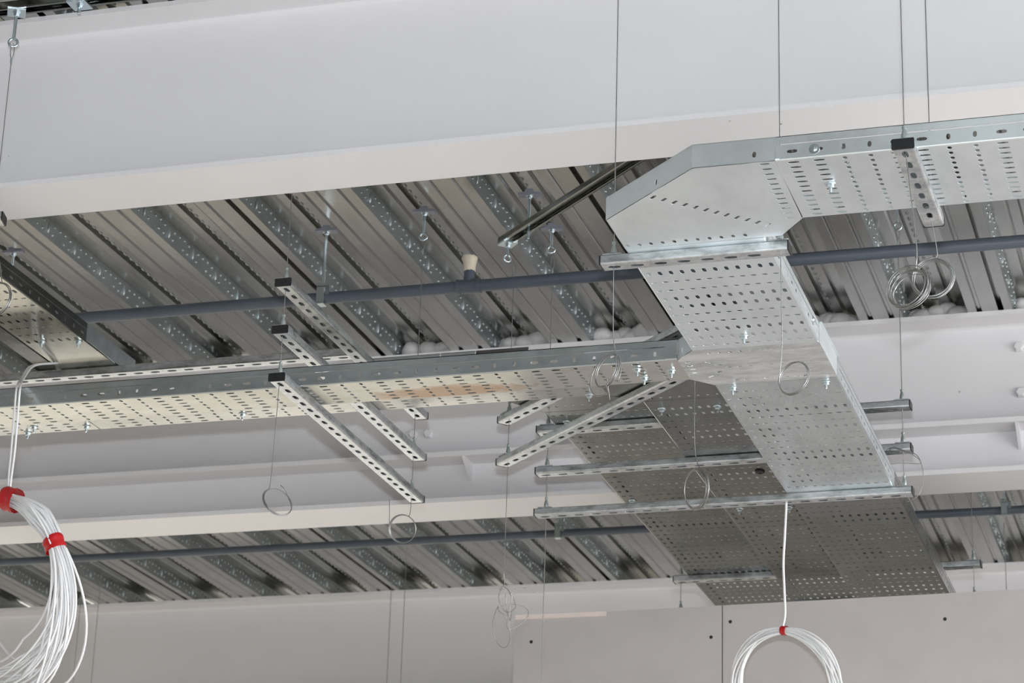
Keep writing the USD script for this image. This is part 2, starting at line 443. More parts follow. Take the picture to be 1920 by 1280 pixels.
ceil = Thing('ceiling', None, None, (0, 0, E + 3.0), kind='structure')
ceil.part('slab', MB().box((-12.2, -8.2, E + 2.93), (8.2, 15.2, E + 3.2)), 'slab', smooth=False)
dot = trimesh.creation.icosphere(1, 1.0)
dot_v, dot_f = np.array(dot.vertices), np.array(dot.faces)
rng = random.Random(5)
DY0, DY1 = 1.0, 12.5
for sheet in range(-6, 4):
    pts = []
    for j in range(3):
        k = sheet * 3 + j
        pts += [(X0 + k * PITCH + x, ZD + z) for x, z in deck_profile(j == 1)]
    pts.append((X0 + (sheet * 3 + 3) * PITCH, ZD))
    pts = np.array(pts); n = len(pts)
    lower = np.r_[np.c_[pts[:, 0], np.full(n, DY0), E + pts[:, 1]], np.c_[pts[:, 0], np.full(n, DY1), E + pts[:, 1]]]
    upper = lower + [0, 0, 0.001]
    f = [(i, i + 1, n + i + 1, n + i) for i in range(n - 1)]
    mb = MB().add(lower, f).add(upper, [q[::-1] for q in f])
    sh = ceil.part('deck_sheet', mb, 'deck', smooth=False)
    em = MB(); bp = 0.178
    for j in range(3):
        xw = X0 + (sheet * 3 + j) * PITCH + 0.140
        xc = X0 + (sheet * 3 + j) * PITCH + (0.151 + PITCH - 0.011) / 2
        y = 3.6 + 0.03 * ((sheet * 3 + j) % 3)
        if xw < -6.4 or xw > 1.6: continue
        while y < 10.6:
            def bump(du, dz, ry, rz, rx=0.004):
                z = dz; x = xw + 0.011 * z / CD
                em.add(dot_v * [rx, ry, rz] + [x + 0.0008, y + du, E + ZD + z], dot_f)
            bump(0, 0.031, 0.0062, 0.021, 0.0065)                     # upright bar
            for du, dz in ((0.036, 0.042), (0.072, 0.043), (0.108, 0.045), (0.143, 0.041), (0.034, 0.018), (0.110, 0.017), (0.144, 0.016)):
                bump(du, dz, 0.0052, 0.0052, 0.0050)
            for q in (0.0, 0.0445, 0.089, 0.1335):                                   # knobs in the crest groove
                em.add(dot_v * [0.0055, 0.012, 0.005] + [xc + 0.011, y + q, E + ZD + CD + 0.001], dot_f)
            y += bp
    if em.n: ceil.part('embossing', em, 'emboss', parent=sh, smooth=True, kind='stuff')
    wb = MB()
    for j in range(3):
        xw = X0 + (sheet * 3 + j) * PITCH + 0.140
        a = np.array([(xw, ZD), (xw + 0.011, ZD + CD)]) + [0.0005, -0.0005]
        v = [(a[0, 0], DY0, E + a[0, 1]), (a[1, 0], DY0, E + a[1, 1]), (a[1, 0], DY1, E + a[1, 1]), (a[0, 0], DY1, E + a[0, 1])]
        wb.add(v, [(0, 1, 2, 3)])
    ceil.part('deck_web', wb, 'web', parent=sh, smooth=False, label='embossed side wall of a deck rib, blue window reflection tinted in')


# ------------------------------------------------------------------ steel beams
def beam_mesh(y_near, width, z_bot, z_top, tf, tw, x0, x1):
    yc = y_near + width / 2; r = 0.017
    pts = [(y_near, z_bot), (y_near + width, z_bot), (y_near + width, z_bot + tf)]
    def fil(cy, cz, a0, a1): return [(cy + r * math.cos(math.radians(a)), cz + r * math.sin(math.radians(a))) for a in np.linspace(a0, a1, 4)]
    pts += fil(yc + tw / 2 + r, z_bot + tf + r, 270, 180) + fil(yc + tw / 2 + r, z_top - tf - r, 180, 90)
    pts += [(y_near + width, z_top - tf), (y_near + width, z_top), (y_near, z_top), (y_near, z_top - tf)]
    pts += fil(yc - tw / 2 - r, z_top - tf - r, 90, 0) + fil(yc - tw / 2 - r, z_bot + tf + r, 0, -90)
    pts += [(y_near, z_bot + tf)]
    m = trimesh.creation.extrude_polygon(Polygon(pts), x1 - x0)
    v = np.array(m.vertices)
    return np.c_[x0 + v[:, 2], v[:, 0], E + v[:, 1]], m.faces


single('steel_beam', beam_mesh(4.843, 0.187, 2.353, ZD, 0.0127, 0.009, -7, 6), 'beam', 'deep white painted steel beam nearest the camera, crossing above the trays', 'beam', smooth=30)
b2 = Thing('steel_beam', 'white steel beam behind the trays with a ledge plate along its web', 'beam', (-2, 7.48, E + 2.279))
b2.part('beam_section', beam_mesh(7.375, 0.212, 2.279, ZD, 0.0156, 0.0101, -7, 6), 'beam', smooth=30)
b2.part('ledge_plate', MB().box((-7, 7.378, E + 2.438), (6, 7.477, E + 2.455)), 'beam', smooth=False)
for gx in (-0.652, -2.462, -4.27):
    tri = Polygon([(7.382, 2.438), (7.476, 2.438), (7.476, 2.375)])
    m = trimesh.creation.extrude_polygon(tri, 0.01); v = np.array(m.vertices)
    b2.part('gusset', (np.c_[gx + v[:, 2], v[:, 0], E + v[:, 1]], m.faces), 'beam', smooth=False)
for bx, bz in ((-0.638, 2.717), (-0.637, 2.564), (-2.667, 2.555), (-2.613, 2.553), (-2.64, 2.70)):
    v, f = lathe([(0, 0.016), (0.013, 0.016), (0.018, 0.008), (0.018, 0)], 6)
    b2.part('bolt_head', (np.c_[bx + v[:, 0], 7.475 - v[:, 2], E + bz + v[:, 1]], np.array(f)[:, ::-1]), 'beam')
single('steel_beam', beam_mesh(10.43, 0.212, 2.279, ZD, 0.0156, 0.0101, -9, 6), 'beam', 'dim cream steel beam farthest away, below the shadowed decking', 'beam', smooth=30)

# foam packed into the rib ends on the second beam
names = {-5: 'above the narrow tray nearest the strut ends', -4: 'above the middle of the narrow tray', -3: 'above the narrow tray near its flange joints', -2: 'above the tee end of the narrow tray', -1: 'hidden behind the light grey tray',
         0: 'just beyond the bright tray side bolt', 1: 'below the pair of thick wire coils', 2: 'at the picture edge past the coils'}
for k in range(-5, 3):
    cx = X0 + k * PITCH - 0.1027
    g = random.Random(40 + k)
    lumps = []
    for i in range(11):
        s = trimesh.creation.icosphere(2, g.uniform(0.024, 0.042))
        s.vertices *= [g.uniform(0.8, 1.3), 1, g.uniform(0.7, 1.0)]
        s.apply_translation([cx + (i / 10 - 0.5) * 0.15, 7.452 + g.uniform(-0.02, 0.03), E + ZD + 0.016 + g.uniform(-0.006, 0.024)])
        lumps.append(s)
    m = trimesh.util.concatenate(lumps)
    v = np.array(m.vertices); nn = np.array(meshkit.noise(v * 30)).reshape(-1, 1) if hasattr(meshkit, 'noise') else 0
    m.vertices = v + (v - [cx, 7.45, E + ZD + .02]) * 0.10 * nn
    m.vertices[:, 2] = np.maximum(m.vertices[:, 2], E + ZD + 0.0012)
    single('expanding_foam', (m.vertices, m.faces), 'foam', f'lumpy white foam in a decking rib, {names[k]}', 'foam filler', 'foam in the rib ends', smooth=True)

# ------------------------------------------------------------------ plasterboard partition
YB = 7.10
pw = Thing('wall_partition', None, None, (-1.5, YB, 0), kind='structure')


def board(x0, x1, zt0, zt1):
    pl = Polygon([(x0, 0), (x1, 0), (x1, E + zt1), (x0, E + zt0)])
    m = trimesh.creation.extrude_polygon(pl, 0.0125); v = np.array(m.vertices)
    return np.c_[v[:, 0], YB + 0.0125 - v[:, 2], v[:, 1]], m.faces[:, ::-1]


def tz(x): return 1.812 + (x + 2.177) * 0.0116


xs = [-2.174, -1.5195, -0.318, 0.884, 2.086]
for a, b in zip(xs[:-1], xs[1:]):
    pw.part('plasterboard_panel', board(a + (0.0016 if a > -2 else 0), b - 0.0016, tz(a), tz(b)), 'board', smooth=False)
pw.part('stud_core', MB().box((-2.170, YB + 0.0135, 0), (2.08, YB + 0.085, E + 1.80)), 'hole', smooth=False)
pw.part('edge_bead', MB().box((-2.172, YB - 0.004, E + 1.802), (-1.882, YB + 0.006, E + 1.8155)), 'bead', smooth=False, label='pale strip along the top edge of the board')
for sx, sz in ((-2.119, 1.73), (-1.495, 1.768), (-1.554, 1.723), (-0.853, 1.75)):
    v, f = lathe([(0, 0.001), (0.0045, 0.001), (0.0055, 0)], 10)
    pw.part('screw_head', (np.c_[sx + v[:, 0], YB - v[:, 2], E + sz + v[:, 1]], np.array(f)[:, ::-1]), 'cap')

# ------------------------------------------------------------------ cable trays
ZR, ZM, ZL = 1.9552, 2.0788, 2.2030
GT = 'perforated cable trays'
t2 = Tray('bright perforated tray running off past the near strut, joined to the corner piece', 'tray', ZR, -0.805, 1.6, 4.2405, 4.5285, 12, -0.7722, 0.0495, 'X', bolts=[(-0.721, 4.372)], gaps=(0.006, 0))
v, f = lathe([(0, 0.004), (0.003, 0.004), (0.0055, 0.0025), (0.006, 0.0012), (0.0105, 0.001), (0.0108, 0)], 16)
t2.thing.part('side_bolt', (np.c_[-0.729 + v[:, 0], 4.2405 - v[:, 2], E + ZR + 0.017 + v[:, 1]], np.array(f)[:, ::-1]), 'zinc', label='round headed bolt with washer on the side flange')


def slot_poly(x, y, l, w, ang):
    c = (l - w) / 2
    s = affinity.scale(Polygon([(math.cos(a) * w / 2 + (c if math.cos(a) > 0 else -c), math.sin(a) * w / 2) for a in np.linspace(0, 2 * math.pi, 13)[:-1] + 0.13]), 1, 1)
    return affinity.translate(affinity.rotate(s, ang, origin=(0, 0)), x, y)


def fitting(label, mat, z, outline, holes, flanges, bolts=(), name='tray_fitting', cat='tray fitting', side_mat=None):
    poly = Polygon(outline)
    for h in holes: poly = poly.difference(slot_poly(*h))
    c = np.mean(outline, 0)
    t = Thing(name, label, cat, (c[0], c[1], E + z), 'tray corner and tee pieces')
    t.part('fitting_plate', prism(poly, E + z, E + z + T), mat, smooth=False)
    for (a, b, hole) in flanges:
        a, b = np.array(a), np.array(b); d = b - a; l = np.linalg.norm(d); d /= l; nrm = np.array([-d[1], d[0]])
        mb = MB()
        if hole:
            us = [(hole, False)]
            mb = flange_local(l, us, 0.03)
        else: mb.box((0, 0, 0), (l, T, 0.05))
        mb.box((0, 0, 0.0488), (l, 0.007, 0.05))
        v, f = mb.get()
        w = np.c_[a[0] + v[:, 0] * d[0] + v[:, 1] * nrm[0], a[1] + v[:, 0] * d[1] + v[:, 1] * nrm[1], E + z + v[:, 2]]
        t.part('side_flange', (w, f), side_mat or mat, smooth=False)
    for b in bolts: t.part('fixing_bolt', fixing_bolt((b[0], b[1], E + z)), 'zinc')
    return t


corner = [(-0.8055, 4.2405), (-0.9677, 4.2395), (-1.1955, 4.4520), (-1.1955, 4.6120), (-0.8600, 4.6080), (-0.8030, 4.5285)]
holes = [(-0.828, 4.2522 + i * 0.0243, 0.020, 0.0075, 0) for i in range(12)]
holes += [(-1.0737 + i * 0.0177, 4.3595 + i * 0.0171, 0.020, 0.0075, -45) for i in range(12)]
holes += [(-1.185 + i * 0.025, 4.6045 - 0.004 - i * 0.0004, 0.0075, 0.014, 0) for i in range(12) if i < 11]
holes = [h if h[2] > 0.01 else (h[0], h[1] - 0.006, 0.015, 0.0075, 90) for h in holes]
fitting('flat corner piece with cut-off corner, turning the bright tray backwards', 'tray', ZR, corner, holes,
        [((-0.9677, 4.2395), (-0.8055, 4.2405), 0.122), ((-1.1955, 4.4520), (-0.9677, 4.2395), 0.185), ((-1.1955, 4.6120), (-1.1955, 4.4520), None), ((-0.8030, 4.5285), (-0.8600, 4.6080), None)], name='tray_corner')

r1 = Tray('bright perforated tray between the corner piece and the tee plate', 'tray', ZR, 4.612, 5.246, -0.8975, -1.1960, 12, 4.9135, 0.0508, 'Y', bolts=[(-1.058, 5.176)])
v, f = lathe([(0, 0.004), (0.003, 0.004), (0.0055, 0.0025), (0.006, 0.0012), (0.0095, 0.001), (0.0098, 0)], 14)
r1.thing.part('side_bolt', (np.c_[-0.8975 + v[:, 2], 5.172 + v[:, 0], E + ZR + 0.026 + v[:, 1]], f), 'zinc', label='round headed bolt on the side flange')
tee = [(-1.196, 5.246), (-1.243, 5.303), (-1.243, 5.447), (-1.196, 5.497), (-0.8975, 5.497), (-0.8975, 5.246)]
holes = [(-1.16 + i * 0.0247, 5.274, 0.009, 0.0075, 0) for i in range(11)] + [(-1.133 + i * 0.0245, 5.376, 0.012, 0.006, 0) for i in range(9)] + [(-1.136 + i * 0.0245, 5.470, 0.012, 0.006, 0) for i in range(10)]
holes += [(-1.222, 5.325 + i * 0.025, 0.014, 0.0075, 0) for i in range(4)] + [(-1.175, 5.335, 0.018, 0.0075, 40), (-1.155, 5.355, 0.018, 0.007, 15), (-1.165, 5.405, 0.018, 0.007, -35), (-1.19, 5.435, 0.018, 0.006, -35)]
fitting('pale tee plate with short diagonal corner where the long narrow tray joins', 'tray_tee', ZR, tee, holes,
        [((-1.243, 5.303), (-1.196, 5.246), 0.026), ((-0.8975, 5.490), (-0.8975, 5.250), None), ((-1.196, 5.497), (-1.243, 5.447), None)], bolts=(), name='tray_tee', side_mat='tray')
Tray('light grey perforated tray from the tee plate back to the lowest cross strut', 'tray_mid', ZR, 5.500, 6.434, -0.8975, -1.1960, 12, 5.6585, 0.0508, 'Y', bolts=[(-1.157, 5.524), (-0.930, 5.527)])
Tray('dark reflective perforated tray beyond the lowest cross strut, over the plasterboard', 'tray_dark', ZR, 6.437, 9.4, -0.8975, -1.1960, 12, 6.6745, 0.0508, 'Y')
Tray('long narrow perforated tray with a brown reflection painted underneath', 'tray_warm', ZR, -5.2, -1.243, 5.297, 5.447, 6, -2.7812, 0.0495, 'X', side_mat='side', bolts=[(-1.351, 5.345), (-1.349, 5.408), (-1.274, 5.373)])
Tray('perforated tray end part behind the narrow tray, left of a seam', 'tray_rear', ZM, -5.2, -3.017, 5.622, 5.865, 10, -3.140, 0.0495, 'X', bolts=[(-3.19, 5.805), (-3.042, 5.83), (-3.232, 5.85)])
Tray('perforated tray part right behind the narrow tray, reaching the middle tee', 'tray_rear', ZM, -3.014, -1.56, 5.622, 5.865, 10, -2.943, 0.0495, 'X', bolts=[(-2.57, 5.817), (-1.607, 5.852)])
Tray('tray whose front flange barely shows above the narrow tray, from the strut ends', 'side', ZL, -2.262, -2.05, 5.926, 6.20, 11, -2.15, 0.05, 'X', fl_holes=False)
Tray('next tray length whose flange top shows above the narrow tray, up to the eye bolt', 'side', ZL, -2.047, -1.95, 5.926, 6.20, 11, -2.0, 0.05, 'X', fl_holes=False)
# middle tier
mt = [(-1.56, 5.622), (-1.56, 5.865), (-1.485, 5.935), (-1.184, 5.935), (-1.184, 5.600), (-1.30, 5.600)]
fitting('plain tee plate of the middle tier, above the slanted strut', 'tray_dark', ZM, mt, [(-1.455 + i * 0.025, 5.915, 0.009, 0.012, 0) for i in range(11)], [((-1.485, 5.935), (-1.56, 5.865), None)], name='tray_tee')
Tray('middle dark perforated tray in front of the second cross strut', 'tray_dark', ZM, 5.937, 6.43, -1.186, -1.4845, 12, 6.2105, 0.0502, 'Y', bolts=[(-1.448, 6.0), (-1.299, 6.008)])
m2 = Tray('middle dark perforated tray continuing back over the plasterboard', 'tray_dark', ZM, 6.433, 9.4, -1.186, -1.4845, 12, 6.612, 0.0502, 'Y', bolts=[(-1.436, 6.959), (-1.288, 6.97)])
m2.thing.part('cable_grommet', lathe([(0.005, 0), (0.014, 0), (0.015, -0.002), (0.012, -0.006), (0.006, -0.006), (0.005, 0)][::-1], 14, (-1.304, 6.60, E + ZM)), 'cap', label='black rubber grommet')
# top tier
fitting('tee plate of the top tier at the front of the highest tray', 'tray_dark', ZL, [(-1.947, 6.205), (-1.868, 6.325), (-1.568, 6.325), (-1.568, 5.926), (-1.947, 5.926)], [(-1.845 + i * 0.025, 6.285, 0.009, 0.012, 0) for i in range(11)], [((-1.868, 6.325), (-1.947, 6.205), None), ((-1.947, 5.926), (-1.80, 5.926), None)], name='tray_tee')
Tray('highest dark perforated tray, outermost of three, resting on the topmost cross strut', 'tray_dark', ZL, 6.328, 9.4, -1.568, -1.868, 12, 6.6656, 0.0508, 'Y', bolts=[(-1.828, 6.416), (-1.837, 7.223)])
# the tray at the picture's edge that comes down to the long strut
ZK = 2.2242
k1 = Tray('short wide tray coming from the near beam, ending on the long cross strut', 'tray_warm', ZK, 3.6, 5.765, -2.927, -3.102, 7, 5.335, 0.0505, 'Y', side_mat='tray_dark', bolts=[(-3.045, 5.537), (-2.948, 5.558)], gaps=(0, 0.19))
k1.thing.part('splice_plate', MB().box((-2.9268, 5.56, E + ZK + 0.002), (-2.9252, 5.86, E + ZK + 0.050)), 'side', smooth=False, label='bluish splice plate on the side flange')
nt = Thing('trunking', 'narrow unperforated dark channel beside the short wide tray', 'trunking', (-3.13, 4.7, E + ZK))
nt.part('channel_base', MB().box((-3.156, 3.6, E + ZK), (-3.105, 5.74, E + ZK + T)), 'tray_dark', smooth=False)
nt.part('side_wall', MB().box((-3.156, 3.6, E + ZK), (-3.1548, 5.74, E + ZK + 0.05)), 'tray_dark', smooth=False)


# ------------------------------------------------------------------ slotted struts
def strut_local(length, phase=0.025, flip=False):
    """u along 0..length, v across centred, z from 0 (slotted back) to 0.021 (open side)"""
    w, h, t, r = 0.041, 0.021, 0.002, 0.0045
    mb = MB(); fw_ = w - 2 * r
    us = []; u = phase
    while u + 0.025 <= length + 1e-6:
        if u - 0.025 >= -1e-6: us.append((u, 0))
        u += 0.05
    mb.add(*place(cell(0.05, fw_, 0.028, 0.0115, t), us))
    a, b = us[0][0] - 0.025, us[-1][0] + 0.025
    if a > 1e-6: mb.box((0, -fw_ / 2, 0), (a, fw_ / 2, t))
    if b < length - 1e-6: mb.box((b, -fw_ / 2, 0), (length, fw_ / 2, t))
    arc = [(fw_ / 2 + r * math.sin(a), r - r * math.cos(a)) for a in np.linspace(0, math.pi / 2, 5)]
    out = arc + [(w / 2, h - 0.0025), (w / 2 - 0.0025, h), (0.012, h), (0.011, h - 0.001), (0.011, h - 0.006)]
    inn = [(0.0128, h - 0.006), (0.0128, h - 0.002), (w / 2 - 0.003, h - 0.002), (w / 2 - t, h - 0.003), (w / 2 - t, r)] + [(fw_ / 2 + (r - t) * math.sin(a), r - (r - t) * math.cos(a)) for a in (math.pi / 4, 0)]
    pl = Polygon(out + inn).buffer(0)
    m = trimesh.creation.extrude_polygon(pl, length); v = np.array(m.vertices)
    for s in (1, -1):
        q = np.c_[v[:, 2], s * v[:, 0], v[:, 1]]
        mb.add(q, m.faces if s > 0 else m.faces[:, ::-1])
    return mb


def cap_local(u, out):
    d = 0.003 * out
    a, b = sorted((u, u + d))
    pl = Polygon([(-0.0215, -0.0006), (0.0215, -0.0006), (0.0215, 0.0209), (-0.0215, 0.0209)]).buffer(-0.0025).buffer(0.0025, quad_segs=3)
    m = trimesh.creation.extrude_polygon(pl, b - a); v = np.array(m.vertices)
    q = np.c_[a + v[:, 2], v[:, 0], v[:, 1]]
    p = MB().add(q, m.faces)
    i0, i1 = sorted((u, u - out * 0.012)); p.box((i0, -0.016, 0.0035), (i1, 0.016, 0.0185))
    return p


def strut(label, p0, p1, z_bottom, group, phase=0.025, caps=(1, 1), flip=False, name='strut_channel', mat='strut'):
    a, b = np.array(p0, float), np.array(p1, float); d = b - a; l = np.linalg.norm(d); d /= l; n = np.array([-d[1], d[0]])
    fz = (lambda z: 0.021 - z) if flip else (lambda z: z)
    fn = lambda v: np.c_[a[0] + v[:, 0] * d[0] + v[:, 1] * n[0], a[1] + v[:, 0] * d[1] + v[:, 1] * n[1], E + z_bottom + fz(v[:, 2])]
    t = Thing(name, label, 'strut', (*(a + b) / 2, E + z_bottom), group)
    t.part('channel', strut_local(l, phase).mapped(fn), mat, smooth=30)
    for k, on in enumerate(caps):
        if on: t.part('end_cap', cap_local(0.0 if k == 0 else l, -1 if k == 0 else 1).mapped(fn), 'cap', smooth=False)
    return t


GS = 'strut channels carrying the trays'
strut('short strut with black end cap crossing beneath the bright tray, two coils hanging below', (-0.5545, 4.196), (-0.5475, 4.578), 1.934, GS)
strut('short cross strut right behind the corner piece', (-1.2535, 4.652), (-0.8555, 4.652), 1.934, GS)
for z, n in ((1.934, 'lowest of three long struts stacked on one wire, under the narrow tray'), (2.0575, 'middle of three long struts stacked on one wire, passing behind the narrow tray'), (2.181, 'topmost of three long struts stacked on one wire, above the narrow tray')):
    strut(n, (-2.2115, 5.194), (-2.2115, 6.252), z, GS)
for z, n in ((1.934, 'lowest long cross strut under the three parallel trays'), (2.0575, 'second long cross strut, carrying the middle dark tray'), (2.1818, 'topmost long cross strut, half hidden behind the slanted strut')):
    strut(n, (-1.921, 6.4545), (-0.850, 6.4345), z, GS)
strut('farthest cross strut, just above the plasterboard', (-1.918, 8.17), (-0.853, 8.145), 2.1818, GS)
strut('farthest lower cross strut, behind the plasterboard top', (-1.918, 8.17), (-0.853, 8.145), 2.0562, GS)
strut('farthest lowest cross strut, out of sight behind the plasterboard', (-1.918, 8.17), (-0.853, 8.145), 1.934, GS)
strut('slanted strut crossing in front of the topmost cross strut, lower of two', (-1.992, 6.341), (-1.12, 5.515), 2.0552, GS, caps=(1, 1))
strut('upper slanted strut, its end above the lower slanted one', (-1.992, 6.341), (-1.27, 5.668), 2.1808, GS, caps=(1, 1))
strut('slanted strut fixed up against the decking with its open side down', (-1.985, 6.262), (-0.95, 5.285), 2.700, GS, flip=True, caps=(0, 0), mat='tray_dark')  # darker metal stands for the weaker reflection up near the decking
strut('long cross strut behind the narrow tray, under the short wide tray', (-4.6, 5.780), (-2.232, 5.772), 2.2024, GS, phase=0.03, caps=(0, 0))
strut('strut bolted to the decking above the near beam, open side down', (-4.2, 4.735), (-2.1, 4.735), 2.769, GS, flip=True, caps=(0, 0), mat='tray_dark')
strut('strut whose black end cap pokes in over the near beam at the picture edge', (-3.30, 4.45), (-2.672, 4.62), 2.155, GS, caps=(0, 1))
strut('strut end with black cap just above the short wide tray', (-3.9, 5.30), (-3.247, 5.62), 2.470, GS, caps=(0, 1))


# ------------------------------------------------------------------ drop wires, eye bolts
def eye_bolt(label, x, y, z_eye, z_top=ZD, plate='wing', ang=0.0, group='eye bolts in the decking'):
    t = Thing('eye_bolt', label, 'eye bolt', (x, y, E + z_eye), group)
    c, s = math.cos(ang), math.sin(ang)
    rot = lambda v: np.c_[x + v[:, 0] * c - v[:, 1] * s, y + v[:, 0] * s + v[:, 1] * c, E + v[:, 2]]
    if plate == 'wing':
        pl = Polygon([(-0.032, -0.006), (0.032, -0.006), (0.032, 0.001), (0.014, 0.002), (0.010, 0.011), (-0.010, 0.011), (-0.014, 0.002), (-0.032, 0.001)])
        m = trimesh.creation.extrude_polygon(pl, 0.026); v = np.array(m.vertices)
        t.part('wedge_clamp', (rot(np.c_[v[:, 0], v[:, 2] - 0.013, z_top + v[:, 1] - 0.0]), m.faces[:, ::-1]), 'wing', smooth=False)
        zt = z_top - 0.006
    else:
        mb = MB().box((-0.022, -0.022, z_top - 0.005), (0.022, 0.022, z_top))
        t.part('square_washer', mb.mapped(rot), 'zinc', smooth=False); zt = z_top - 0.005
    v, f = lathe([(0, zt - 0.0085), (0.0070, zt - 0.0085), (0.0078, zt - 0.0075), (0.0078, zt - 0.002), (0.011, zt - 0.0018), (0.011, zt)], 6, (x, y, E))
    t.part('nut', (v, f), 'zinc')
    v, f = lathe([(0.0, z_eye + 0.008), (0.0042, z_eye + 0.008), (0.0042, zt)], 8, (x, y, E))
    t.part('rod', (v, f), 'zinc')
    if plate != 'rod':
        a = np.arange(18) * 2 * np.pi / 18
        ring = np.c_[x + 0.0105 * np.cos(a) * c, y + 0.0105 * np.cos(a) * s, E + z_eye + 0.0105 * np.sin(a)]
        t.part('eye_ring', tube(ring, 0.0034, 8, True), 'zinc', smooth=True)
    return t


def helix(c, e1, e2, turns, seed, jit=0.06, n=30, start=0.0, drift=0.006):
    g = random.Random(seed); c, e1, e2 = map(np.array, (c, e1, e2)); nrm = np.cross(e1, e2); nrm /= np.linalg.norm(nrm)
    out = []; N = int(turns * n); k = [g.uniform(-1, 1) for _ in range(int(turns) + 4)]; k2 = [g.uniform(-1, 1) for _ in range(int(turns) + 4)]
    for i in range(N + 1):
        a = start + i / n * 2 * math.pi; q = i / n; j = int(q); w = q - j; w = w * w * (3 - 2 * w)
        s = 1 + jit * (k[j] * (1 - w) + k[j + 1] * w); o = drift * (k2[j] * (1 - w) + k2[j + 1] * w)
        out.append(c + s * (math.cos(a) * e1 + math.sin(a) * e2) + o * nrm)
    return np.array(out)


def hanger(label, x, y, z_top, grips, tail=None, bottom=None, loop=True, group='drop wires with grips', plate_ang=0.0, r=0.0011, grip_shift=0.0):
    """grips: heights of strut tops that the wire's grips sit on; tail: world polyline (above the eye) that the wire ends in"""
    t = Thing('drop_wire', label, 'drop wire', (x, y, E + (bottom or min(grips + [z_top]))), group)
    zb = bottom if bottom is not None else tail[0][2]
    pts = [(x, y, E + z_top - 0.045 if loop else E + z_top), (x, y, E + (z_top + zb) / 2), (x, y, E + zb)]
    t.part('wire', tube(pts, r, 6), 'wire', smooth=True)
    if loop:
        a = np.linspace(-0.5 * np.pi, 1.5 * np.pi, 13)
        lp = [(x + 0.005 * math.cos(q), y, E + z_top - 0.022 + 0.020 * math.sin(q)) for q in a]
        t.part('wire_loop', tube(lp, r * 0.9, 6), 'wire', smooth=True)
        v, f = lathe([(0, -0.008), (0.0024, -0.007), (0.0028, 0), (0.0024, 0.007), (0, 0.008)], 8, (x, y, E + z_top - 0.048))
        t.part('ferrule', (v, f), 'grip')
    for zg in grips:
        c, s = math.cos(plate_ang), math.sin(plate_ang)
        mb = MB().box((-0.020, -0.0195, 0), (0.020, 0.0195, 0.003))
        pp = t.part('square_washer', mb.mapped(lambda v: np.c_[x + v[:, 0] * c - v[:, 1] * s, y + v[:, 0] * s + v[:, 1] * c, E + zg + 0.0003 + v[:, 2]]), 'strut', smooth=False)
        g = t.part('wire_grip', lathe([(0, 0.009), (0.0066, 0.009), (0.0068, 0.011), (0.0062, 0.018), (0.0040, 0.026), (0.0032, 0.0275), (0.0032, 0.031), (0.0046, 0.0315), (0.0046, 0.0355), (0.0028, 0.0375), (0, 0.0375)], 12, (x, y, E + zg)), 'grip')
        t.part('grip_base', lathe([(0, 0.003), (0.0072, 0.003), (0.0072, 0.0095), (0, 0.0095)], 12, (x, y, E + zg)), 'grip_base' if zg < 1.97 and y < 5 else 'grip', parent=g)
    if tail is not None and len(tail) > 1:
        t.part('wire_coil' if len(tail) > 40 else 'wire_tail', tube(np.array(tail) + [0, 0, E], r * 0.95, 5), 'wire', smooth=True)
    return t


def tail_to(start, c, e1, e2, turns, seed, a0=1.2, jit=0.06, end=None, drift=0.006, mid=None):
    h = helix(c, e1, e2, turns, seed, jit, start=a0, drift=drift)
    lead = catmull([start] + ([mid] if mid is not None else []) + [h[0]], 6)[:-1]
    out = np.vstack([lead, h])
    if end is not None: out = np.vstack([out, catmull([h[-1]] + list(end), 5)[1:]])
    return out


COIL = {
    'H1': ([-1.2426, 4.66, 1.7055], [0.0172, -0.0068, 0.0317], [-0.0239, 0.0216, 0.0176]),
    'H1b': ([-1.2478, 4.68, 1.701], [0.022, -0.0087, 0.0404], [-0.0317, 0.0259, 0.0228]),
    'H2': ([-0.851, 4.66, 1.6622], [0.0194, -0.0053, 0.0296], [-0.0264, 0.014, 0.0197]),
    'H3': ([-0.5541, 4.22, 1.6633], [0.0286, -0.0024, 0.0296], [-0.0264, 0.0167, 0.0269]),
    'H4': ([-0.5518, 4.56, 1.8162], [0.027, -0.003, 0.0297], [-0.0296, 0.0026, 0.0271]),
    'H5': ([-2.1986, 5.215, 1.6337], [0.0253, 0.0168, -0.0231], [0.0074, 0.026, 0.0269]),
    'H6': ([-2.2323, 6.2, 1.8456], [0.0028, -0.013, 0.0362], [-0.0384, -0.0011, 0.0025]),
    'H13': ([-1.2828, 5.664, 1.7488], [0.0086, -0.0154, 0.0473], [-0.0361, 0.0311, 0.0167]),
    'L': ([-2.8883, 5.0, 2.13], [0.0227, -0.0062, 0.0347], [-0.0338, 0.0077, 0.0235]),
}
neg = lambda c: (c[0], c[1], [-q for q in c[2]])
h1 = tail_to((-1.230, 4.652, 1.93), *neg(COIL['H1']), 3.3, 11, 0.5, 0.07, mid=(-1.228, 4.652, 1.78))
h1 = np.vstack([h1, helix(*neg(COIL['H1b']), 0.9, 12, 0.02, start=2.2), [(-1.243, 4.66, 1.69), (-1.2353, 4.66, 1.6416)]])
hanger('drop wire by the corner piece ending in a loose oval coil beneath the narrow tray', -1.230, 4.652, 2.70, [1.955], h1, bottom=1.93)
h2 = tail_to((-0.873, 4.652, 1.93), *COIL['H2'], 4.5, 21, 2.2, 0.06, end=[(-0.828, 4.66, 1.665), (-0.8136, 4.66, 1.6802)], mid=(-0.872, 4.652, 1.74))
hanger('drop wire by the corner piece ending in an oval coil below the tee plate', -0.873, 4.652, 2.70, [1.955], h2, bottom=1.93)
h3 = tail_to((-0.552, 4.218, 1.93), *COIL['H3'], 7.3, 31, 0.6, 0.12, drift=0.012, mid=(-0.538, 4.22, 1.75))
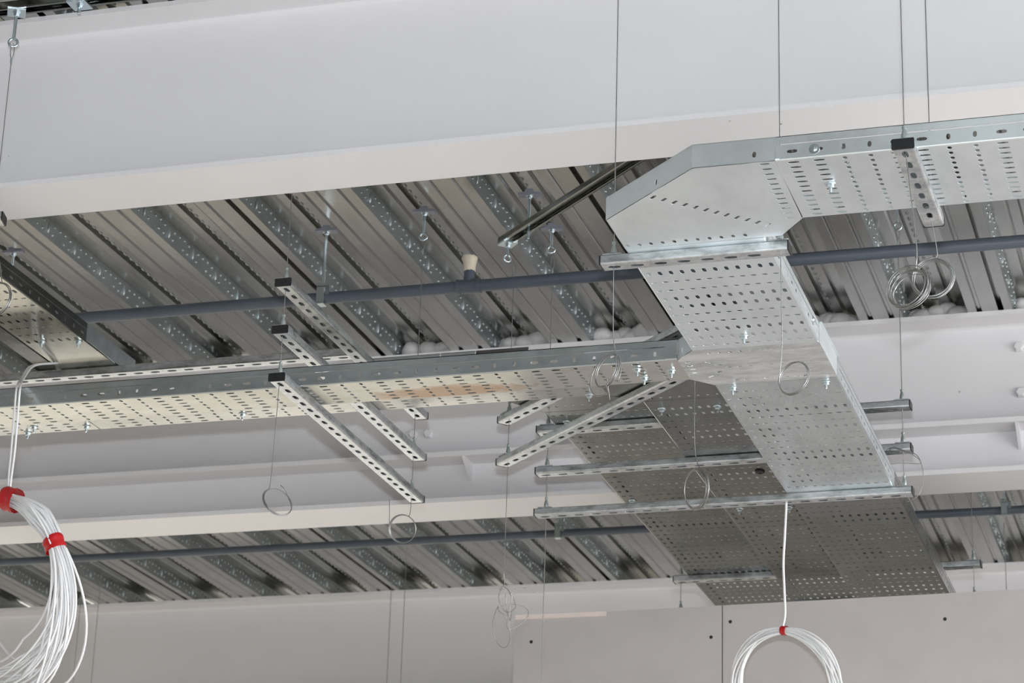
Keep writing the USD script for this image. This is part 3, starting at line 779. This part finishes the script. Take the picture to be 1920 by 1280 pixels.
hanger('drop wire at the black-capped short strut, nearer of two thick steel coils', -0.5545, 4.218, 2.70, [1.955], h3, bottom=1.93)
h4 = tail_to((-0.548, 4.556, 1.93), *COIL['H4'], 8.3, 41, 0.7, 0.12, drift=0.010, mid=(-0.540, 4.556, 1.865))
hanger('drop wire at the rear end of the short strut, farther of two thick steel coils', -0.548, 4.556, 2.70, [1.955], h4, bottom=1.93)
h5 = tail_to((-2.214, 5.217, 1.93), *COIL['H5'], 3.74, 51, 2.9, 0.06, end=[(-2.18, 5.215, 1.665), (-2.193, 5.215, 1.677)], mid=(-2.219, 5.217, 1.70))
hanger('drop wire through three black-capped strut ends, small tilted coil below', -2.214, 5.217, 2.70, [1.955, 2.0785, 2.202], h5, bottom=1.93, plate_ang=1.57)
h6 = tail_to((-2.2165, 6.217, 1.93), *neg(COIL['H6']), 4.69, 61, 0.4, 0.06, end=[(-2.2721, 6.2, 1.857), (-2.274, 6.2, 1.90), (-2.2759, 6.2, 1.9313)], mid=(-2.2165, 6.21, 1.89))
hanger('drop wire at the rear ends of the three stacked struts, round coil with upright tail', -2.2165, 6.217, 2.73, [1.955, 2.0785, 2.202], h6, bottom=1.93, plate_ang=1.57)
tang = [(-1.965, 1.73), (-1.965, 1.687), (-1.966, 1.665), (-1.964, 1.635), (-1.954, 1.61), (-1.947, 1.6), (-1.938, 1.607), (-1.933, 1.642), (-1.931, 1.654), (-1.94, 1.674), (-1.955, 1.686), (-1.967, 1.686), (-1.981, 1.671), (-1.981, 1.653), (-1.969, 1.633), (-1.953, 1.63), (-1.935, 1.639), (-1.932, 1.651), (-1.936, 1.672), (-1.948, 1.687), (-1.956, 1.686), (-1.965, 1.674), (-1.966, 1.638), (-1.946, 1.643), (-1.925, 1.645), (-1.906, 1.637), (-1.901, 1.621), (-1.907, 1.604), (-1.93, 1.58), (-1.948, 1.574), (-1.946, 1.599), (-1.956, 1.61), (-1.967, 1.619), (-1.971, 1.633), (-1.985, 1.618), (-1.997, 1.592), (-1.996, 1.565), (-1.986, 1.541), (-1.968, 1.529), (-1.95, 1.537), (-1.942, 1.558), (-1.941, 1.60), (-1.93, 1.651), (-1.929, 1.665), (-1.92, 1.679), (-1.908, 1.686), (-1.897, 1.686), (-1.881, 1.678)]
g = random.Random(9)
tang3 = catmull([(x, 6.30 + 0.035 * math.sin(i * 0.55), z) for i, (x, z) in enumerate(tang)], 5)
hanger('drop wire at the slanted struts, ending in a loose tangle before the far beam', -1.9695, 6.318, 2.66, [2.0762, 2.2018], tang3, bottom=1.73, plate_ang=-0.76, r=0.0010)
hanger('long drop wire through three cross strut ends, hanging straight down past the plasterboard', -1.893, 6.454, 2.735, [1.955, 2.0785, 2.2028], None, bottom=0.9)
lp = catmull([(-0.873, 6.435, 1.93), (-0.862, 6.41, 1.909), (-0.8444, 6.40, 1.9113), (-0.8267, 6.4, 1.9268), (-0.8173, 6.4, 1.9563), (-0.8163, 6.4, 1.994), (-0.8269, 6.4, 2.03), (-0.845, 6.40, 2.045), (-0.8582, 6.4, 2.0482), (-0.8927, 6.4, 2.0625), (-0.92, 6.42, 2.058), (-0.8927, 6.41, 2.061),
              (-0.8582, 6.40, 2.047), (-0.8298, 6.4, 2.0282), (-0.8215, 6.4, 2.0155), (-0.8274, 6.4, 2.0113), (-0.8735, 6.4, 2.0156), (-0.9142, 6.4, 2.0151)], 5)
hanger('drop wire at the three cross strut ends with a stray loop before the white beam', -0.872, 6.436, 2.725, [1.955, 2.0785, 2.2028], lp, bottom=1.93)
hanger('thin drop wire at the farthest cross strut, beside the highest tray', -1.896, 8.168, 2.73, [2.0772, 2.2028], None, bottom=1.5)
hanger('thin drop wire at the farthest cross strut, on the far side of the parallel trays', -0.877, 8.146, 2.73, [2.0772, 2.2028], None, bottom=1.5)
hanger('drop wire on the eye bolt in front of the near beam', -2.764, 4.735, 2.684, [], None, bottom=1.9)
h13 = tail_to((-1.284, 5.668, 2.02), *COIL['H13'], 3.0, 71, 5.5, 0.10, mid=(-1.281, 5.666, 1.84))
hanger('white wire below the slanted strut end, tall narrow coil by the dark middle tray', -1.284, 5.668, 2.0555, [], h13, bottom=2.02, loop=False, r=0.0014)
hc = helix(*COIL['L'], 5.0, 81, 0.08, drift=0.01)
hanger('drop wire with a thick coil cut by the picture edge, under the short wide tray', -2.905, 5.0, 2.75, [], np.vstack([[(-2.905, 5.0, 2.30)], hc]), bottom=2.30, loop=False, r=0.0014)
for x, y, nm in ((-5.06, 9.8, 'wire hidden behind the red-taped cable coil edge'), (-4.97, 9.8, 'bare wire just beside the red-taped cable coil'), (-3.568, 9.8, 'wire nearer the cable coil, of a pair below the round wire coil'), (-3.505, 9.8, 'wire farther from the cable coil, of a pair below the round wire coil'),
                 (-0.927, 9.8, 'bare wire before the far beam, beyond the parallel trays')):
    hanger('thin ' + nm, x, y, ZD, [], None, bottom=0.4, loop=False, r=0.0013)

eye_bolt('eye bolt over the rear ends of the three stacked struts', -2.2165, 6.217, 2.729, ang=0.1)
eye_bolt('eye bolt over the black-capped strut ends, hidden behind the near beam', -2.214, 5.217, 2.70)
eye_bolt('eye bolt hanging below the open end of the strut near the decking', -1.969, 6.318 - 0.07, 2.652, 2.700, 'square', 0.75)
eye_bolt('eye bolt beside the slanted strut near the decking, wire loop below', -1.888, 6.42, 2.741, ang=0.2)
eye_bolt('eye bolt behind the two thick coils', -0.872, 6.436, 2.728)
eye_bolt('eye bolt in the strut above the near beam', -2.764, 4.735, 2.684, 2.769, 'square', 0.5)
eye_bolt('eye bolt over the farthest cross strut, beside the highest tray', -1.896, 8.168, 2.73)
eye_bolt('eye bolt over the farthest cross strut, beyond the parallel trays', -0.877, 8.146, 2.73)


def threaded_rod(label, x, y, z_bot, ang=0.0, z_top=ZD, plate='wing'):
    t = eye_bolt(label, x, y, z_bot, z_top, plate, ang, group='threaded rods in the decking')
    return t


rod1 = Thing('threaded_rod', 'threaded rod holding the strut that is fixed near the decking', 'threaded rod', (-1.882, 6.165, E + 2.69))


def rod_parts(t, x, y, zb, ang, zt=ZD, cl=True):
    c, s = math.cos(ang), math.sin(ang)
    if cl:
        pl = Polygon([(-0.032, -0.006), (0.032, -0.006), (0.032, 0.001), (0.014, 0.002), (0.010, 0.011), (-0.010, 0.011), (-0.014, 0.002), (-0.032, 0.001)])
        m = trimesh.creation.extrude_polygon(pl, 0.026); v = np.array(m.vertices); v = np.c_[v[:, 0], v[:, 2] - 0.013, zt + v[:, 1]]
        t.part('wedge_clamp', (np.c_[x + v[:, 0] * c - v[:, 1] * s, y + v[:, 0] * s + v[:, 1] * c, E + v[:, 2]], m.faces[:, ::-1]), 'wing', smooth=False)
    t.part('nut', lathe([(0, zt - 0.0145), (0.0075, zt - 0.0145), (0.0078, zt - 0.008), (0.011, zt - 0.0078), (0.011, zt - 0.006)], 6, (x, y, E)), 'zinc')
    t.part('rod', lathe([(0, zb), (0.0036, zb), (0.0042, zb + 0.001), (0.0042, zt - 0.006)], 8, (x, y, E)), 'zinc')


rod_parts(rod1, -1.882, 6.165, 2.672, 0.15)
rod2 = Thing('threaded_rod', 'bolt clamped at the rib end above the short wide tray', 'threaded rod', (-3.56, 6.24, E + 2.76)); rod_parts(rod2, -3.56, 6.24, 2.765, 0.05)
rod3 = Thing('threaded_rod', 'bolt with square washer in the strut above the near beam', 'threaded rod', (-2.60, 4.737, E + 2.76))
rod_parts(rod3, -2.595, 4.735, 2.742, 0, 2.771, False)
rod3.part('square_washer', MB().box((-2.619, 4.711, E + 2.764), (-2.571, 4.759, E + 2.769)), 'zinc', smooth=False)

# ------------------------------------------------------------------ pipes
YP, ZP, RP = 6.29, 2.592, 0.0178


def xtube(x0, x1, y, z, r, seg=20):
    v, f = lathe([(0, x0), (r, x0), (r, x1), (0, x1)], seg)
    return np.c_[v[:, 2], y + v[:, 0], E + z + v[:, 1]], f


p1 = Thing('waste_pipe', 'blue-grey plastic pipe with a foam-stuffed tee, under the decking before the second beam', 'pipe', (-2.1, YP, E + ZP))
p1.part('pipe_run', xtube(-5.2, 3.0, YP, ZP, RP), 'pipe')
tj = MB().add(*xtube(-2.127, -2.062, YP, ZP, 0.0208))
for cx in (-2.127, -2.066): tj.add(*xtube(cx - 0.004, cx + 0.006, YP, ZP, 0.0224))
tj.add(*lathe([(0.0, 0), (0.0165, 0), (0.0165, 0.048), (0.0145, 0.05), (0, 0.05)], 18, (-2.096, YP, E + ZP)))
tp = p1.part('tee_joint', tj, 'pipe')
g = random.Random(3); pv, pf = lathe([(0, 0.046), (0.0165, 0.046), (0.0175, 0.06), (0.0205, 0.074), (0.0235, 0.086), (0.0225, 0.091), (0.012, 0.090), (0, 0.0905)], 18, (-2.096, YP, E + ZP))
pv = pv + np.array([[g.uniform(-.0012, .0012) for _ in range(3)] for _ in pv])
p1.part('foam_plug', (pv, pf), 'plug', label='cream foam stuffed into the open branch')


def pipe_clip(label, x, y, zp, rp, zt=ZD):
    t = Thing('pipe_clip', label, 'pipe clip', (x, y, E + zp), 'pipe clips')
    rod_parts(t, x, y, zp + rp + 0.022, 0.1, zt)
    mb = MB().box((x - 0.011, y - rp - 0.007, E + zp - rp - 0.004), (x + 0.011, y - rp - 0.002, E + zp + rp + 0.012))
    mb.box((x - 0.011, y - rp - 0.007, E + zp + rp + 0.010), (x + 0.011, y + 0.014, E + zp + rp + 0.024))
    mb.box((x - 0.011, y - rp - 0.007, E + zp - rp - 0.007), (x + 0.011, y + 0.006, E + zp - rp - 0.003))
    t.part('clip_body', mb, 'grip', smooth=False)
    t.part('side_lug', MB().box((x + 0.013, y - rp - 0.002, E + zp + 0.004), (x + 0.026, y - rp + 0.003, E + zp + rp + 0.016)), 'zinc', smooth=False)


pipe_clip('metal clip hanging the near pipe from the decking, beside the strut ends', -2.549, YP, ZP, RP)
YP2, ZP2 = 9.2, 2.684
single('waste_pipe', xtube(-8, 3.0, YP2, ZP2, 0.0160), 'pipe', 'dark blue-grey pipe under the farther decking, beyond the second beam', 'pipe')
pipe_clip('metal clip on the far pipe behind the cross strut ends', -2.643, YP2, ZP2, 0.016)
pipe_clip('metal clip on the far pipe beyond the parallel trays', -0.865, YP2, ZP2, 0.016)


# ------------------------------------------------------------------ white cables
def bundle(c, e1, e2, n, seed, spread, pinch, r, nn=72, droop=None):
    g = random.Random(seed); c, e1, e2 = map(np.array, (c, e1, e2)); nrm = np.cross(e1, e2); nrm /= np.linalg.norm(nrm)
    mb = MB()
    for i in range(n):
        a0, b0 = g.gauss(0, 0.5), g.gauss(0, 0.5)
        ph = [g.uniform(0, 6.28) for _ in range(4)]; am = [g.uniform(-0.5, 0.5) for _ in range(4)]
        pts = []
        for k in range(nn):
            t = 2 * math.pi * k / nn
            w = spread(t)
            o1 = a0 + am[0] * math.sin(t + ph[0]) + am[1] * math.sin(2 * t + ph[1])
            o2 = b0 + am[2] * math.sin(t + ph[2]) + am[3] * math.sin(2 * t + ph[3])
            d = math.cos(t) * e1 + math.sin(t) * e2
            pts.append(c + d * (1 + w * o1) + nrm * (w * o2 * np.linalg.norm(e1)))
        mb.add(*tube(np.array(pts) + [0, 0, E], r, 6, True))
    return mb


def wrap(c, e1, e2, t0, dt, ra, rb):
    """a short sleeve of tape round the bundle at angle t0"""
    c, e1, e2 = map(np.array, (c, e1, e2)); nrm = np.cross(e1, e2); nrm /= np.linalg.norm(nrm); mb = MB(); seg = 14; rings = 6; V = []
    for i in range(rings):
        t = t0 + dt * (i / (rings - 1) - 0.5); d = math.cos(t) * e1 + math.sin(t) * e2; dn = d / np.linalg.norm(d)
        bul = 1.0 + 0.06 * math.sin(i * 2.1)
        for j in range(seg):
            a = 2 * math.pi * j / seg
            V.append(c + d + bul * (ra * math.cos(a) * dn + rb * math.sin(a) * nrm) + [0, 0, E])
    f = [(i * seg + j, i * seg + (j + 1) % seg, (i + 1) * seg + (j + 1) % seg, (i + 1) * seg + j) for i in range(rings - 1) for j in range(seg)]
    return mb.add(V, f)


CA = ([-2.9154, 5.2, 1.4394], [0.0547, -0.0653, 0.2149], [-0.2105, 0.0621, 0.0725])
CB = ([-1.2037, 6.45, 1.4136], [0.0113, -0.0533, 0.1483], [-0.1458, 0.0529, 0.0301])


def spread_a(t):                       # t = 0 at the top, running anticlockwise as seen; pinched at the two tapes
    d = lambda a: abs((t - a + math.pi) % (2 * math.pi) - math.pi)
    m = min(d(-0.0), d(-0.86))
    return 0.062 + 0.22 * min(1, m / 1.4) ** 1.3


def spread_b(t):
    d = abs((t - 0.05 + math.pi) % (2 * math.pi) - math.pi)
    return 0.035 + 0.10 * min(1, d / 1.3)


ca = Thing('cable_coil', 'big coil of white cable with two red tapes, hanging before the long tray', 'cable coil', (-2.915, 5.2, E + 1.25), 'white cable coils')
ca.part('cable_loops', bundle(*CA, 26, 7, spread_a, None, 0.0030), 'cable', smooth=True)
ca.part('tape_wrap', wrap(*CA, 0.02, 0.20, 0.030, 0.024), 'tape', smooth=40)
ca.part('tape_wrap', wrap(*CA, -0.84, 0.14, 0.028, 0.024), 'tape', smooth=40)
for k, off in enumerate((0.0, 0.010)):
    dp = catmull([(-3.09 + off, 5.70, 2.222), (-3.105 + off, 5.60, 2.18), (-3.03 + off * 0.6, 5.42, 2.075), (-2.952 + off, 5.262, 1.995), (-2.938 + off, 5.238, 1.93), (-2.932 + off, 5.232, 1.82), (-2.927 + off * 0.7, 5.225, 1.74), (-2.915, 5.215, 1.665)], 8)
    ca.part('cable_drop', tube(dp + [0, 0, E], 0.0030, 7), 'cable', smooth=True)
cb = Thing('cable_coil', 'white cable coil with one red tape in front of the plasterboard', 'cable coil', (-1.204, 6.45, E + 1.27), 'white cable coils')
cb.part('cable_loops', bundle(*CB, 11, 17, spread_b, None, 0.0029), 'cable', smooth=True)
cb.part('tape_wrap', wrap(*CB, 0.05, 0.11, 0.0125, 0.012), 'tape', smooth=40)
dp = catmull([(-1.199, 6.442, 1.936), (-1.199, 6.441, 1.92), (-1.204, 6.44, 1.83), (-1.208, 6.44, 1.76), (-1.204, 6.43, 1.68), (-1.201, 6.42, 1.61), (-1.209, 6.41, 1.565)], 8)
cb.part('cable_drop', tube(dp + [0, 0, E], 0.0034, 7), 'cable', smooth=True)
